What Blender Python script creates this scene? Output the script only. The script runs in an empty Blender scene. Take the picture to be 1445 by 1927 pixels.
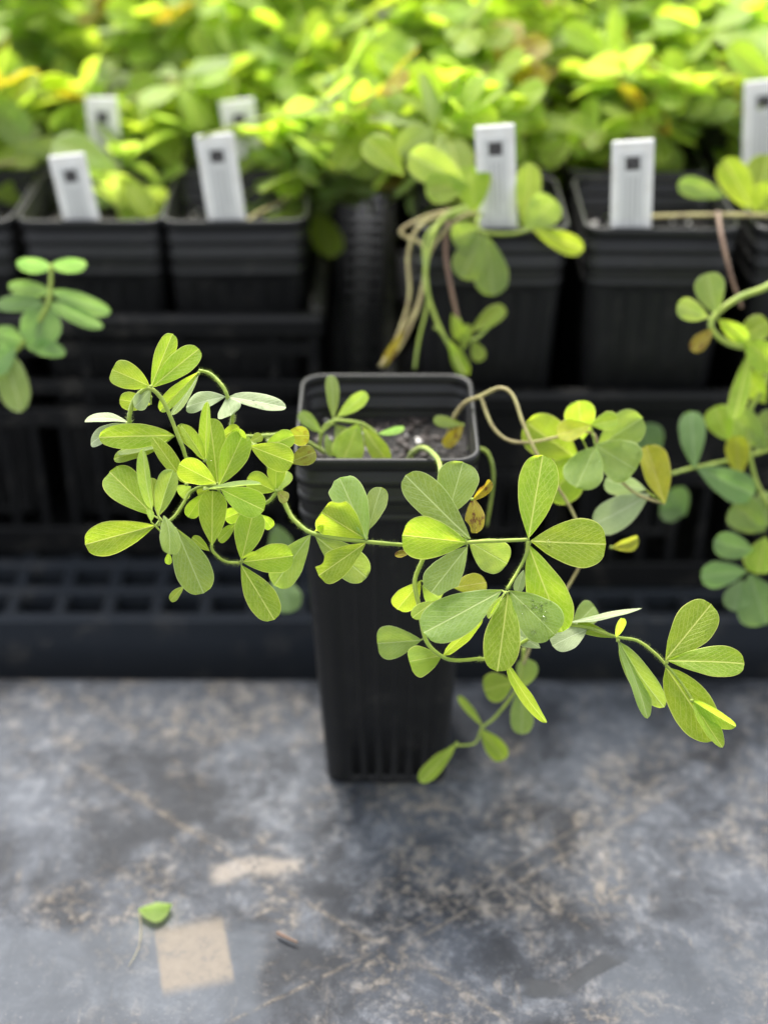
import bpy, bmesh, math, random
from mathutils import Vector, Matrix, noise
R = math.radians
random.seed(11)
scene = bpy.context.scene
C = scene.collection

# ------------------------------------------------------------------ camera
FPX, CX, CY = 2670.0, 722.5, 963.5          # focal length in photo pixels, photo centre
PITCH, CAMY, CAMZ = R(32.82), -0.687, 0.6195
cd = bpy.data.cameras.new('camera'); cam = bpy.data.objects.new('camera', cd); C.objects.link(cam)
cam.location = (0, CAMY, CAMZ); cam.rotation_euler = (R(90) - PITCH, 0, 0)
cd.sensor_fit = 'VERTICAL'; cd.sensor_height = 36; cd.lens = FPX / 1927 * 36
cd.clip_start = 0.02; cd.clip_end = 200
cd.dof.use_dof = True; cd.dof.focus_distance = 0.682; cd.dof.aperture_fstop = 3.0
scene.camera = cam
# ------------------------------------------------------------------ sky, sun, exposure
SUN_EL, SUN_AZ = R(56), R(-14)               # the light stands high behind the benches
w = bpy.data.worlds.new('World'); scene.world = w; w.use_nodes = True
nt = w.node_tree; bg = nt.nodes['Background']
sk = nt.nodes.new('ShaderNodeTexSky'); sk.sky_type = 'NISHITA'; sk.sun_disc = False
sk.sun_elevation = SUN_EL; sk.sun_rotation = SUN_AZ; sk.air_density = 1.0; sk.dust_density = 3.0; sk.ozone_density = 1.0
hsv = nt.nodes.new('ShaderNodeHueSaturation'); hsv.inputs['Saturation'].default_value = .22     # thin bright overcast
nt.links.new(sk.outputs[0], hsv.inputs['Color']); nt.links.new(hsv.outputs[0], bg.inputs[0]); bg.inputs[1].default_value = 0.15
sd = bpy.data.lights.new('sun', 'SUN'); sun = bpy.data.objects.new('sun', sd); C.objects.link(sun)
sd.energy = 2.2; sd.angle = R(20); sd.color = (1, .95, .86)
sdir = Vector((math.sin(SUN_AZ) * math.cos(SUN_EL), math.cos(SUN_AZ) * math.cos(SUN_EL), math.sin(SUN_EL)))
sun.rotation_euler = sdir.to_track_quat('Z', 'Y').to_euler()
sun.location = (0, 1, 3)
vs = scene.view_settings
vs.view_transform = 'Standard'; vs.look = 'None'; vs.gamma = 1; vs.use_curve_mapping = False; vs.exposure = 1.75
scene.cycles.max_bounces = 8; scene.cycles.transmission_bounces = 6; scene.cycles.diffuse_bounces = 4

# ------------------------------------------------------------------ pixel -> place
FW = Vector((0, math.cos(PITCH), -math.sin(PITCH))); UP = Vector((0, math.sin(PITCH), math.cos(PITCH)))
CAM = Vector((0, CAMY, CAMZ))
def ray(px, py): return FW + Vector((1, 0, 0)) * ((px - CX) / FPX) - UP * ((py - CY) / FPX)
def at(px, py, depth): return CAM + ray(px, py) * depth           # depth along the viewing axis
def at_y(px, py, y): r = ray(px, py); return CAM + r * ((y - CAMY) / r.y)
def at_z(px, py, z): r = ray(px, py); return CAM + r * ((z - CAMZ) / r.z)

# ------------------------------------------------------------------ object helpers
def link(o, parent=None, label=None, cat=None, group=None, kind=None):
    C.objects.link(o)
    if parent: o.parent = parent
    if label: o['label'] = label
    if cat: o['category'] = cat
    if group: o['group'] = group
    if kind: o['kind'] = kind
    return o
def empty(name, loc=(0, 0, 0), **k):
    o = bpy.data.objects.new(name, None); o.location = loc; o.empty_display_size = .01
    return link(o, **k)
def mesh_of(name, verts, faces, mat, smooth=False, uvs=None):
    m = bpy.data.meshes.new(name); m.from_pydata([tuple(v) for v in verts], [], faces)
    if mat: m.materials.append(mat)
    if smooth: m.polygons.foreach_set('use_smooth', [True] * len(m.polygons))
    if uvs:
        for nm, per_v in uvs.items():
            l = m.uv_layers.new(name=nm)
            for lp in m.loops: l.data[lp.index].uv = per_v[lp.vertex_index]
    m.update()
    return m
def put(name, m, parent=None, loc=(0, 0, 0), rot=None, scale=None, **k):
    o = bpy.data.objects.new(name, m); o.location = loc
    if rot is not None: o.rotation_euler = rot
    if scale is not None: o.scale = scale
    return link(o, parent, **k)
_boxes = {}
def box_mesh(sx, sy, sz, mat, bev=.001):
    key = (round(sx, 4), round(sy, 4), round(sz, 4), mat.name, bev)
    if key in _boxes: return _boxes[key]
    bm = bmesh.new(); bmesh.ops.create_cube(bm, size=1)
    for v in bm.verts: v.co = Vector((v.co.x * sx, v.co.y * sy, v.co.z * sz))
    if bev: bmesh.ops.bevel(bm, geom=bm.edges[:], offset=min(bev, .4 * min(sx, sy, sz)), segments=1, affect='EDGES')
    m = bpy.data.meshes.new('bar'); bm.to_mesh(m); bm.free(); m.materials.append(mat)
    _boxes[key] = m
    return m
def box(name, x0, x1, y0, y1, z0, z1, mat, parent=None, bev=.001, **k):
    return put(name, box_mesh(x1 - x0, y1 - y0, z1 - z0, mat, bev), parent, ((x0 + x1) / 2, (y0 + y1) / 2, (z0 + z1) / 2), **k)
def smooth_path(pts, n=6):
    out = []; P = [pts[0]] + list(pts) + [pts[-1]]
    for i in range(1, len(P) - 2):
        p0, p1, p2, p3 = P[i - 1], P[i], P[i + 1], P[i + 2]
        for k in range(n):
            t = k / n
            out.append(.5 * ((2 * p1) + (p2 - p0) * t + (2 * p0 - 5 * p1 + 4 * p2 - p3) * t * t + (3 * p1 - p0 - 3 * p2 + p3) * t ** 3))
    out.append(pts[-1]); return out
def tube_mesh(name, pts, r0, r1, mat, seg=7, n=6, hairs=0, wob=.06):
    P = smooth_path(pts, n) if len(pts) > 2 else list(pts)
    V, F = [], []; N = len(P); up = Vector((.13, .31, .94)).normalized()
    for i, p in enumerate(P):
        t = (P[min(i + 1, N - 1)] - P[max(i - 1, 0)])
        t = t.normalized() if t.length > 1e-9 else Vector((0, 0, 1))
        a = t.cross(up); a = a.normalized() if a.length > 1e-4 else Vector((1, 0, 0)); b = t.cross(a); up = -b if False else up
        r = (r0 + (r1 - r0) * i / max(1, N - 1)) * (1 + random.uniform(-wob, wob))
        for k in range(seg):
            g = 2 * math.pi * k / seg; V.append(p + (a * math.cos(g) + b * math.sin(g)) * r)
        if i:
            for k in range(seg):
                k2 = (k + 1) % seg; o = (i - 1) * seg
                F.append((o + k, o + k2, o + seg + k2, o + seg + k))
    F.append(tuple(range(seg - 1, -1, -1))); F.append(tuple(range((N - 1) * seg, N * seg)))
    for _ in range(int(hairs * 2.6)):
        i = random.randrange(0, N - 1); p = P[i].lerp(P[i + 1], random.random())
        d = Vector((random.gauss(0, 1), random.gauss(0, 1), random.gauss(0, 1))).normalized()
        t = (P[i + 1] - P[i]).normalized(); d = (d - t * d.dot(t)).normalized() + t * random.uniform(-.2, .5)
        s = t.cross(d).normalized() * 6.5e-5; h = random.uniform(.0008, .0019); j = len(V); r = min(r0, r1)
        V += [p + d * r * .8 - s, p + d * r * .8 + s, p + d * (r + h)]; F.append((j, j + 1, j + 2))
    return mesh_of(name, V, F, mat, smooth=True)

# ------------------------------------------------------------------ node helpers
class NT:
    def __init__(s, name):
        s.m = bpy.data.materials.new(name); s.m.use_nodes = True; s.t = s.m.node_tree
        s.t.nodes.clear(); s.out = s.t.nodes.new('ShaderNodeOutputMaterial')
    def n(s, typ, **k):
        nd = s.t.nodes.new('ShaderNode' + typ)
        for a, v in k.items():
            if a.startswith('i_'):
                key = a[2:]; key = int(key) if key.isdigit() else key.replace('_', ' ')
                s.set(nd.inputs[key], v)
            else: setattr(nd, a, v)
        return nd
    def set(s, sock, v):
        if isinstance(v, bpy.types.NodeSocket): s.t.links.new(v, sock)
        elif v is not None: sock.default_value = v
    def math(s, op, a, b=None, c=None, clamp=False):
        nd = s.n('Math', operation=op, use_clamp=clamp); s.set(nd.inputs[0], a)
        if b is not None: s.set(nd.inputs[1], b)
        if c is not None: s.set(nd.inputs[2], c)
        return nd.outputs[0]
    def ramp(s, v, lo, hi):                      # smooth 0..1 step (lo may be above hi)
        nd = s.n('MapRange', interpolation_type='SMOOTHSTEP'); s.set(nd.inputs[0], v)
        nd.inputs[1].default_value = lo; nd.inputs[2].default_value = hi; return nd.outputs[0]
    def noise(s, vec, scale, detail=4, rough=.6, dist=0):
        nd = s.n('TexNoise', i_Scale=scale, i_Detail=detail, i_Roughness=rough, i_Distortion=dist); s.set(nd.inputs['Vector'], vec); return nd.outputs['Fac']
    def mix(s, f, a, b, blend='MIX'):
        nd = s.n('Mix', data_type='RGBA', blend_type=blend); s.set(nd.inputs[0], f)
        s.set(nd.inputs[6], a if isinstance(a, bpy.types.NodeSocket) else (*a, 1)); s.set(nd.inputs[7], b if isinstance(b, bpy.types.NodeSocket) else (*b, 1)); return nd.outputs[2]
    def bump(s, h, strength=.3, dist=.001):
        nd = s.n('Bump', i_Strength=strength, i_Distance=dist); s.set(nd.inputs['Height'], h); return nd.outputs[0]
    def pbr(s, col, rough=.5, normal=None, spec=.5, **k):
        p = s.n('BsdfPrincipled'); s.set(p.inputs['Base Color'], col if isinstance(col, bpy.types.NodeSocket) else (*col, 1))
        s.set(p.inputs['Roughness'], rough); s.set(p.inputs['Specular IOR Level'], spec)
        if normal is not None: s.set(p.inputs['Normal'], normal)
        for a, v in k.items(): s.set(p.inputs[a.replace('_', ' ')], v)
        return p.outputs[0]
    def done(s, sh): s.t.links.new(sh, s.out.inputs[0]); return s.m

def plastic(name, col, dust=(.16, .145, .125), amount=.35, rough=.42, scale=1.0, spec=.24):
    t = NT(name); co = t.n('TexCoord').outputs['Object']
    n1 = t.noise(co, 60 * scale, 5, .65); n2 = t.noise(co, 420 * scale, 3, .6)
    f = t.math('MULTIPLY', t.ramp(n1, .5, .78), t.ramp(n2, .35, .7))
    f = t.math('MULTIPLY', f, amount)
    c = t.mix(f, col, dust)
    r = t.math('ADD', t.math('MULTIPLY', n1, .3), rough - .12)
    return t.done(t.pbr(c, r, t.bump(n2, .12, .0006), spec=spec))
M_POT = plastic('black_pot_plastic', (.0065, .0067, .0072), amount=.14, rough=.42, spec=.38)
M_CRATE = plastic('black_crate_plastic', (.003, .0032, .0037), amount=.5, rough=.5, scale=.6)
M_DUSTY = plastic('dusty_crate_rim', (.02, .019, .017), dust=(.16, .14, .11), amount=1.6, rough=.6, scale=.5)
M_DECK = plastic('slate_deck_plastic', (.018, .022, .029), amount=.45, rough=.62, scale=.6)

def leaf_material(name, top, trans, under, vein, old=0, hue=.5, thin=.58):
    t = NT(name)
    uv = t.n('UVMap', uv_map='shape').outputs[0]; ev = t.n('UVMap', uv_map='edge').outputs[0]
    su = t.n('SeparateXYZ'); t.set(su.inputs[0], uv); u, v = su.outputs[0], su.outputs[1]
    se = t.n('SeparateXYZ'); t.set(se.inputs[0], ev); e = se.outputs[0]
    av = t.math('ABSOLUTE', v)
    info = t.n('ObjectInfo'); rnd = info.outputs['Random']
    mapn = t.n('VectorMath', operation='ADD'); t.set(mapn.inputs[0], uv)
    cmb = t.n('CombineXYZ'); t.set(cmb.inputs[0], t.math('MULTIPLY', rnd, 37.)); t.set(cmb.inputs[1], t.math('MULTIPLY', rnd, 91.)); t.set(mapn.inputs[1], cmb.outputs[0])
    vec = mapn.outputs[0]
    wob = t.noise(vec, 5, 2)
    mid = t.math('MULTIPLY', t.ramp(av, .026, .008), .8)                                        # midrib
    ph = t.math('ADD', t.math('SUBTRACT', u, t.math('MULTIPLY', av, .95)), t.math('MULTIPLY', wob, .07))
    sgn = t.math('MULTIPLY', t.math('SIGN', v), .03)
    ph = t.math('MULTIPLY', t.math('ADD', ph, sgn), 9.0)
    fr = t.math('ABSOLUTE', t.math('SUBTRACT', t.math('FRACT', ph), .5))
    side = t.math('MULTIPLY', t.ramp(fr, .10, .02), t.ramp(t.math('ABSOLUTE', e), .97, .6))
    vor = t.n('TexVoronoi', feature='DISTANCE_TO_EDGE', i_Scale=15.); t.set(vor.inputs['Vector'], vec)
    net = t.ramp(vor.outputs['Distance'], .12, .0)
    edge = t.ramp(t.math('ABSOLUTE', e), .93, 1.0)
    blot = t.noise(vec, 2.6, 4, .6); fine = t.noise(vec, 95, 2, .6)
    veins = t.math('MAXIMUM', mid, t.math('MAXIMUM', t.math('MULTIPLY', side, .40), t.math('MULTIPLY', net, .22)))
    veins = t.math('MAXIMUM', veins, t.math('MULTIPLY', edge, .85))  # pale hairy margin, with a bright edge glow painted into its colour
    back = t.n('NewGeometry').outputs['Backfacing']
    base = t.mix(back, top, under)
    base = t.mix(t.math('MULTIPLY', t.ramp(blot, .35, .7), .5), base, tuple(c * .7 for c in top))
    base = t.mix(t.math('MULTIPLY', t.ramp(fine, .4, .7), .22), base, tuple(c * .45 for c in top))
    tr = t.mix(t.ramp(blot, .3, .75), trans, tuple(a * b for a, b in zip(trans, (.72, .86, .7))))
    hs = t.n('HueSaturation', i_Saturation=1.0); t.set(hs.inputs['Hue'], t.math('ADD', t.math('MULTIPLY', rnd, .016), hue - .006))
    t.set(hs.inputs['Value'], t.math('ADD', t.math('MULTIPLY', rnd, .3), .84)); t.set(hs.inputs['Color'], base); base = hs.outputs[0]
    hs2 = t.n('HueSaturation', i_Saturation=1.0); t.set(hs2.inputs['Hue'], t.math('ADD', t.math('MULTIPLY', rnd, .016), hue - .006))
    t.set(hs2.inputs['Value'], t.math('ADD', t.math('MULTIPLY', rnd, .3), .84)); t.set(hs2.inputs['Color'], tr); tr = hs2.outputs[0]
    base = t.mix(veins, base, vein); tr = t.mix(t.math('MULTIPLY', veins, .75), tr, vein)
    if old:
        brown = t.math('MULTIPLY', t.ramp(t.noise(vec, 3.2, 5, .7), .5, .62), old)
        base = t.mix(brown, base, (.16, .07, .012)); tr = t.mix(brown, tr, (.25, .09, .01))
    h = t.math('ADD', t.math('MULTIPLY', veins, -.8), t.math('MULTIPLY', fine, .5))
    nrm = t.bump(h, .55, .0005)
    p = t.pbr(base, .46, nrm, spec=.35, Sheen_Weight=.25, Sheen_Roughness=.4)
    tl = t.n('BsdfTranslucent'); t.set(tl.inputs[0], tr); t.set(tl.inputs['Normal'], nrm)
    mx = t.n('MixShader'); mx.inputs[0].default_value = thin; t.set(mx.inputs[1], p); t.set(mx.inputs[2], tl.outputs[0])
    return t.done(mx.outputs[0])
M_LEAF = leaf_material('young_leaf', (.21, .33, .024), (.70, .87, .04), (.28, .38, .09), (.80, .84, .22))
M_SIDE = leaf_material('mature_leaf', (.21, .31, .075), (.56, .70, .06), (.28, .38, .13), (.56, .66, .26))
M_PALE = leaf_material('downy_sky_sheen_leaf', (.34, .41, .21), (.42, .52, .16), (.34, .41, .21), (.60, .66, .42), thin=.3)  # downy leaf faces; their sky sheen is painted into the paler colour
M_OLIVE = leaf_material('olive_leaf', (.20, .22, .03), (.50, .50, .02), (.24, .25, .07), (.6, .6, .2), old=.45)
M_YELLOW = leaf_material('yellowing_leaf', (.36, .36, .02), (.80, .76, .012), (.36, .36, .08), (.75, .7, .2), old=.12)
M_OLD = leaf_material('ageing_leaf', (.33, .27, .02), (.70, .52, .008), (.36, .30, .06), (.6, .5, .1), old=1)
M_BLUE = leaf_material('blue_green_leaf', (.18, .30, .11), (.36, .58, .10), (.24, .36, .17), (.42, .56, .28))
def stem_material(name, a, b):
    t = NT(name); co = t.n('TexCoord').outputs['Object']
    c = t.mix(t.ramp(t.noise(co, 90, 3), .35, .68), a, b)
    p = t.pbr(c, .5, t.bump(t.noise(co, 900, 2), .25, .0003), spec=.3, Sheen_Weight=.3)
    tl = t.n('BsdfTranslucent'); t.set(tl.inputs[0], c)
    mx = t.n('MixShader'); mx.inputs[0].default_value = .25; t.set(mx.inputs[1], p); t.set(mx.inputs[2], tl.outputs[0])
    return t.done(mx.outputs[0])
M_STEM = stem_material('green_stem', (.36, .45, .07), (.27, .37, .06))
M_TAN = stem_material('tan_stem', (.46, .42, .17), (.30, .24, .11))
M_BROWN = stem_material('brown_stem', (.16, .09, .06), (.24, .15, .09))

# ------------------------------------------------------------------ leaflets
def leaflet_data(L, W, a=.95, b=.46, fold=0., curl=0., twist=0., bite=None, nu=18, nv=4, wave=.05, seed=0):
    """Outline of a leaflet lying along +x in the xy plane, its upper face to +z."""
    um = a / (a + b); pk = um ** a * (1 - um) ** b
    V, F, S, E = [], [], [], []
    cols = 2 * nv + 1; x = z = 0.; pu = 0.
    us = [1 - (1 - i / nu) ** 1.7 if i > nu * .35 else None for i in range(nu + 1)]
    us = [i / nu for i in range(nu + 1)]; us = [.4 * t + .6 * (1 - (1 - t) ** 2.6) for t in us]
    for i, u in enumerate(us):
        ang = curl * (u - .1)
        if i: x += (u - pu) * L * math.cos(ang); z += (u - pu) * L * -math.sin(ang)
        pu = u
        hw = W / 2 * (u ** a * (1 - u) ** b / pk) if 0 < u < 1 else 0.
        hw = max(hw, W * .012)
        for j in range(-nv, nv + 1):
            v = j / nv
            wj = hw * (1 + .055 * noise.noise(Vector((u * 4.5 + seed * 5.1, 9. if v > 0 else 2., seed)))) if v else hw
            if bite:                                             # an eaten margin: (centre u, side, depth, half length)
                for (bu, bs, bd, bl) in bite:
                    if v * bs > 0: wj *= 1 - bd * max(0., 1 - ((u - bu) / bl) ** 2)
            y = v * wj
            zz = fold * abs(y) * (1.25 - .5 * abs(v)) + .006 * W * math.sin((u - .8 * abs(v) * W / L) * 2 * math.pi * 9) * (1 - v * v) * (abs(v) > 0) + wave * W * noise.noise(Vector((u * 3.1 + seed * 7.7, v * 1.3, seed * 3.3))) * (.3 + abs(v))
            zz += twist * y * u
            V.append(Vector((x + math.sin(ang) * zz, y, z + math.cos(ang) * zz)))
            S.append((u, y / W * 1.0 if W else 0)); E.append((v, u))
    for i in range(nu):
        for j in range(cols - 1):
            o = i * cols + j; F.append((o, o + cols, o + cols + 1, o + 1))
    # the 'shape' coordinate keeps the true proportion so that veins have one thickness
    k = W / L
    S = [(s[0], s[1] * k * 1.9) for s in S]
    return V, F, S, E
def frame_between(B, T, roll, nhint):
    X = (T - B).normalized(); Z = (nhint - X * nhint.dot(X)); Z = Z.normalized() if Z.length > 1e-6 else Vector((0, 0, 1))
    Z = Matrix.Rotation(roll, 3, X) @ Z; Y = Z.cross(X)
    return Matrix((X, Y, Z)).transposed()
def leaflet(B, T, W, parent, mat, roll=0., fold=.18, curl=0., bite=None, a=.95, b=.46, flip=False, name='leaflet', twist=0., nh=None):
    L = (T - B).length; sd_ = random.random() * 50
    V, F, S, E = leaflet_data(L, W, a, b, fold, curl, twist, bite, seed=sd_)
    tip = V[-5]; k = L / max(1e-6, Vector((tip.x, 0, tip.z)).length)       # keep base and tip where they belong
    q = Vector((tip.x, 0, tip.z)).normalized().rotation_difference(Vector((1, 0, 0)))
    V = [(q @ v) * Vector((k, 1, k)) if False else (q @ (v * k)) for v in V]
    V = [Vector((v.x, v.y / k, v.z)) for v in V]
    M = frame_between(B, T, roll, nh or (CAM - B).normalized())
    m = mesh_of('leaflet', V, F, mat, True, {'shape': S, 'edge': E})
    if flip: m.flip_normals()
    o = bpy.data.objects.new(name, m); o.matrix_world = Matrix.Translation(B) @ M.to_4x4()
    C.objects.link(o)
    if parent: o.parent = parent
    return o

# ================================================================== THE SETTING
t = NT('gravel'); co = t.n('TexCoord').outputs['Object']
vor = t.n('TexVoronoi', i_Scale=55.); t.set(vor.inputs['Vector'], co)
c = t.mix(t.noise(vor.outputs['Color'], 3), (.008, .008, .008), (.03, .029, .028))
M_GRAVEL = t.done(t.pbr(c, .9, t.bump(vor.outputs['Distance'], .8, .01)))
g = 60.
put('ground', mesh_of('ground', [(-g, -g, -.78), (g, -g, -.78), (g, g, -.78), (-g, g, -.78)], [(0, 1, 2, 3)], M_GRAVEL), kind='structure')

# ------------------------------------------------------------------ near work table
def tz(px, py): return at_z(px, py, 0)
def table_material():
    t = NT('weathered_slate_tabletop'); co = t.n('TexCoord').outputs['Object']
    s = t.n('SeparateXYZ'); t.set(s.inputs[0], co); x, y = s.outputs[0], s.outputs[1]
    wc = t.n('TexNoise', i_Scale=34., i_Detail=3.); t.set(wc.inputs['Vector'], co)
    sb = t.n('VectorMath', operation='SUBTRACT'); t.set(sb.inputs[0], wc.outputs['Color']); sb.inputs[1].default_value = (.5, .5, .5)
    sw = t.n('Separate' + 'XYZ'); t.set(sw.inputs[0], sb.outputs[0])
    wx = t.math('ADD', x, t.math('MULTIPLY', sw.outputs[0], .022)); wy = t.math('ADD', y, t.math('MULTIPLY', sw.outputs[1], .022))
    big = t.noise(co, 11, 6, .62, .6); med = t.noise(co, 44, 9, .74, .5); fine = t.noise(co, 150, 9, .78, .3); spk = t.noise(co, 560, 3, .7)
    mp = t.n('Mapping'); mp.inputs['Rotation'].default_value = (0, 0, R(33)); mp.inputs['Scale'].default_value = (1, .16, 1); t.set(mp.inputs[0], co)
    streak = t.noise(mp.outputs[0], 190, 5, .7, .3)
    huge = t.noise(co, 5.5, 3, .5, .3)
    dark = t.mix(t.ramp(t.math('ADD', t.math('MULTIPLY', big, .7), t.math('MULTIPLY', med, .3)), .38, .60), (.015, .0175, .023), (.066, .074, .090))
    lightm = t.math('MULTIPLY', t.ramp(t.math('ADD', t.math('MULTIPLY', med, .5), t.math('MULTIPLY', fine, .5)), .47, .63), t.ramp(t.math('ADD', t.math('MULTIPLY', big, .5), t.math('MULTIPLY', huge, .5)), .38, .58))
    dark = t.mix(lightm, dark, (.15, .16, .182))
    clump = t.ramp(t.math('ADD', t.math('MULTIPLY', huge, .45), t.math('MULTIPLY', t.noise(co, 19, 5, .6, .5), .55)), .47, .62)
    dirt = t.math('MULTIPLY', clump, t.ramp(t.math('ADD', t.math('MULTIPLY', fine, .7), t.math('MULTIPLY', med, .3)), .46, .58))
    dirt2 = t.math('MULTIPLY', t.ramp(streak, .53, .70), t.ramp(med, .46, .62))
    line = t.math('ABSOLUTE', t.math('SUBTRACT', t.noise(co, 17, 3, .5, .9), .5))
    scr = t.math('MULTIPLY', t.ramp(line, .007, .002), t.math('MULTIPLY', t.ramp(fine, .46, .6), t.ramp(huge, .46, .56)))
    def seg_mask(p, q, half, soft, warp=True):
        p, q = tz(*p), tz(*q); d = (q - p); L = d.length; d.normalize()
        rx = t.math('SUBTRACT', wx if warp else x, p.x); ry = t.math('SUBTRACT', wy if warp else y, p.y)
        al = t.math('ADD', t.math('MULTIPLY', rx, d.x), t.math('MULTIPLY', ry, d.y))
        ac = t.math('ABSOLUTE', t.math('SUBTRACT', t.math('MULTIPLY', ry, d.x), t.math('MULTIPLY', rx, d.y)))
        ac = t.math('ADD', ac, t.math('MULTIPLY', t.math('SUBTRACT', fine, .5), soft * 2))
        m = t.ramp(ac, half + soft, half - soft * .3)
        return t.math('MULTIPLY', m, t.math('MULTIPLY', t.ramp(al, -.004, .006), t.ramp(al, L + .004, L - .006)))
    # a dusty track left along the embossed cross
    tr = t.math('MAXIMUM', seg_mask((735, 1780), (1250, 1490), .003, .007), seg_mask((720, 1780), (150, 1430), .002, .005))
    tr = t.math('MAXIMUM', tr, seg_mask((720, 1775), (960, 1925), .004, .005))
    tr = t.math('MULTIPLY', tr, t.math('MULTIPLY', t.ramp(med, .42, .6), t.ramp(fine, .4, .6)))
    dirt = t.math('MAXIMUM', dirt, t.math('MAXIMUM', t.math('MULTIPLY', dirt2, .7), t.math('MULTIPLY', tr, .75)))
    ln = t.math('MAXIMUM', seg_mask((720, 1786), (150, 1437), .0007, .0016, False), seg_mask((745, 1790), (1290, 1478), .0007, .0016, False))
    ln = t.math('MAXIMUM', ln, t.math('MAXIMUM', seg_mask((715, 1768), (960, 1925), .0007, .0016, False), seg_mask((700, 1795), (430, 1925), .0006, .0016, False)))
    ln = t.math('MAXIMUM', ln, seg_mask((735, 1760), (1250, 1462), .0005, .0014, False))
    ln = t.math('MULTIPLY', ln, t.ramp(fine, .38, .6))
    dirt = t.math('MAXIMUM', dirt, t.math('MAXIMUM', t.math('MULTIPLY', ln, .8), t.math('MULTIPLY', scr, .8)))
    # a bright scuff, a square of dried silt, a film of dried water, a wet smear
    sc = t.math('MULTIPLY', seg_mask((390, 1645), (565, 1620), .004, .005), t.ramp(fine, .36, .52))
    sq = t.math('MULTIPLY', seg_mask((355, 1734), (374, 1857), .0182, .0022, False), t.math('ADD', t.math('MULTIPLY', t.ramp(t.math('ADD', t.math('MULTIPLY', fine, .6), t.math('MULTIPLY', med, .4)), .36, .5), .6), .4))
    film = t.math('MULTIPLY', t.math('MAXIMUM', seg_mask((-60, 1840), (500, 1830), .030, .012), seg_mask((1150, 1910), (1545, 1860), .03, .02)), .75)
    wet = t.math('MAXIMUM', seg_mask((985, 1850), (1080, 1858), .0042, .0025), seg_mask((1070, 1858), (1160, 1800), .0045, .002))
    dirt = t.math('MULTIPLY', dirt, t.math('SUBTRACT', 1, t.math('MULTIPLY', film, .7)))
    tan = t.mix(t.ramp(spk, .3, .7), (.15, .125, .098), (.30, .262, .215))
    c = t.mix(t.math('MULTIPLY', film, .8), dark, (.060, .069, .083))
    c = t.mix(t.math('MULTIPLY', dirt, .78), c, tan)
    c = t.mix(t.math('MULTIPLY', t.ramp(spk, .64, .74), .55), c, (.26, .25, .24))
    c = t.mix(t.math('MULTIPLY', sc, .75), c, (.25, .22, .19))
    c = t.mix(t.math('MULTIPLY', sq, .9), c, t.mix(fine, (.085, .071, .056), (.215, .185, .152)))
    c = t.mix(t.math('MULTIPLY', wet, .85), c, (.018, .021, .026))
    r = t.math('ADD', t.math('MULTIPLY', fine, .3), .46)
    r = t.math('ADD', r, t.math('MULTIPLY', dirt, .2))
    r = t.math('SUBTRACT', r, t.math('MULTIPLY', wet, .05)); r = t.math('ADD', r, t.math('MULTIPLY', film, .04), clamp=True)
    h = t.math('ADD', t.math('MULTIPLY', fine, .6), t.math('MULTIPLY', dirt, .5))
    h = t.math('MULTIPLY', h, t.math('SUBTRACT', 1, t.math('MAXIMUM', wet, t.math('MULTIPLY', film, .7))))
    return t.done(t.pbr(c, r, t.bump(h, .6, .0014), spec=.22))
M_TABLE = table_material()
TBY = at_z(700, 1272, 0).y                                  # rear edge of the table
tb = empty('work_table', (0, -.25, -.78), label='slate grey weathered work table top with tan dirt stains, carrying one tall pot', cat='table')
def tparent(o):
    o.location -= tb.location; return o
# top: a slightly uneven slab with an embossed cross running to its corners
xc = tz(722, 1782)
ends = [tz(150, 1430), tz(1290, 1462), tz(960, 1925), tz(430, 1925)]
def slab():
    nx, ny = 150, 96; x0, x1, y0, y1 = -.55, .55, -.62, TBY
    V, F = [], []
    for j in range(ny + 1):
        for i in range(nx + 1):
            X = x0 + (x1 - x0) * i / nx; Y = y0 + (y1 - y0) * j / ny
            z = .0006 * noise.noise(Vector((X * 9, Y * 9, 1))) + .0003 * noise.noise(Vector((X * 40, Y * 40, 5)))
            for e in ends:
                d = (e - xc); d.normalize(); r = Vector((X, Y, 0)) - xc; al = r.dot(d); ac = abs(r.x * d.y - r.y * d.x)
                if al > -.004: z += .0013 * max(0, 1 - max(0, ac - .003) / .005)
            z -= .0013 * .5
            ed = min(X - x0, x1 - X, y1 - Y)
            if ed < .006: z -= .003 * (1 - ed / .006) ** 2
            V.append((X, Y, z))
    w_ = nx + 1
    for j in range(ny):
        for i in range(nx): o = j * w_ + i; F.append((o, o + 1, o + w_ + 1, o + w_))
    rim = [i for i in range(w_)] + [j * w_ + nx for j in range(1, ny + 1)] + [ny * w_ + i for i in range(nx - 1, -1, -1)] + [j * w_ for j in range(ny - 1, 0, -1)]
    b0 = len(V)
    for k in rim: V.append((V[k][0], V[k][1], -.028))
    n = len(rim)
    for k in range(n): k2 = (k + 1) % n; F.append((rim[k2], rim[k], b0 + k, b0 + k2))
    F.append(tuple(b0 + k for k in range(n - 1, -1, -1)))
    return mesh_of('table_top', V, F, M_TABLE, True)
tparent(put('table_top', slab(), tb))
for sx in (-.5, .5):
    for sy in (-.57, TBY - .05): tparent(box('leg', sx - .02, sx + .02, sy - .02, sy + .02, -.78, -.029, M_DECK, tb))

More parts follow.
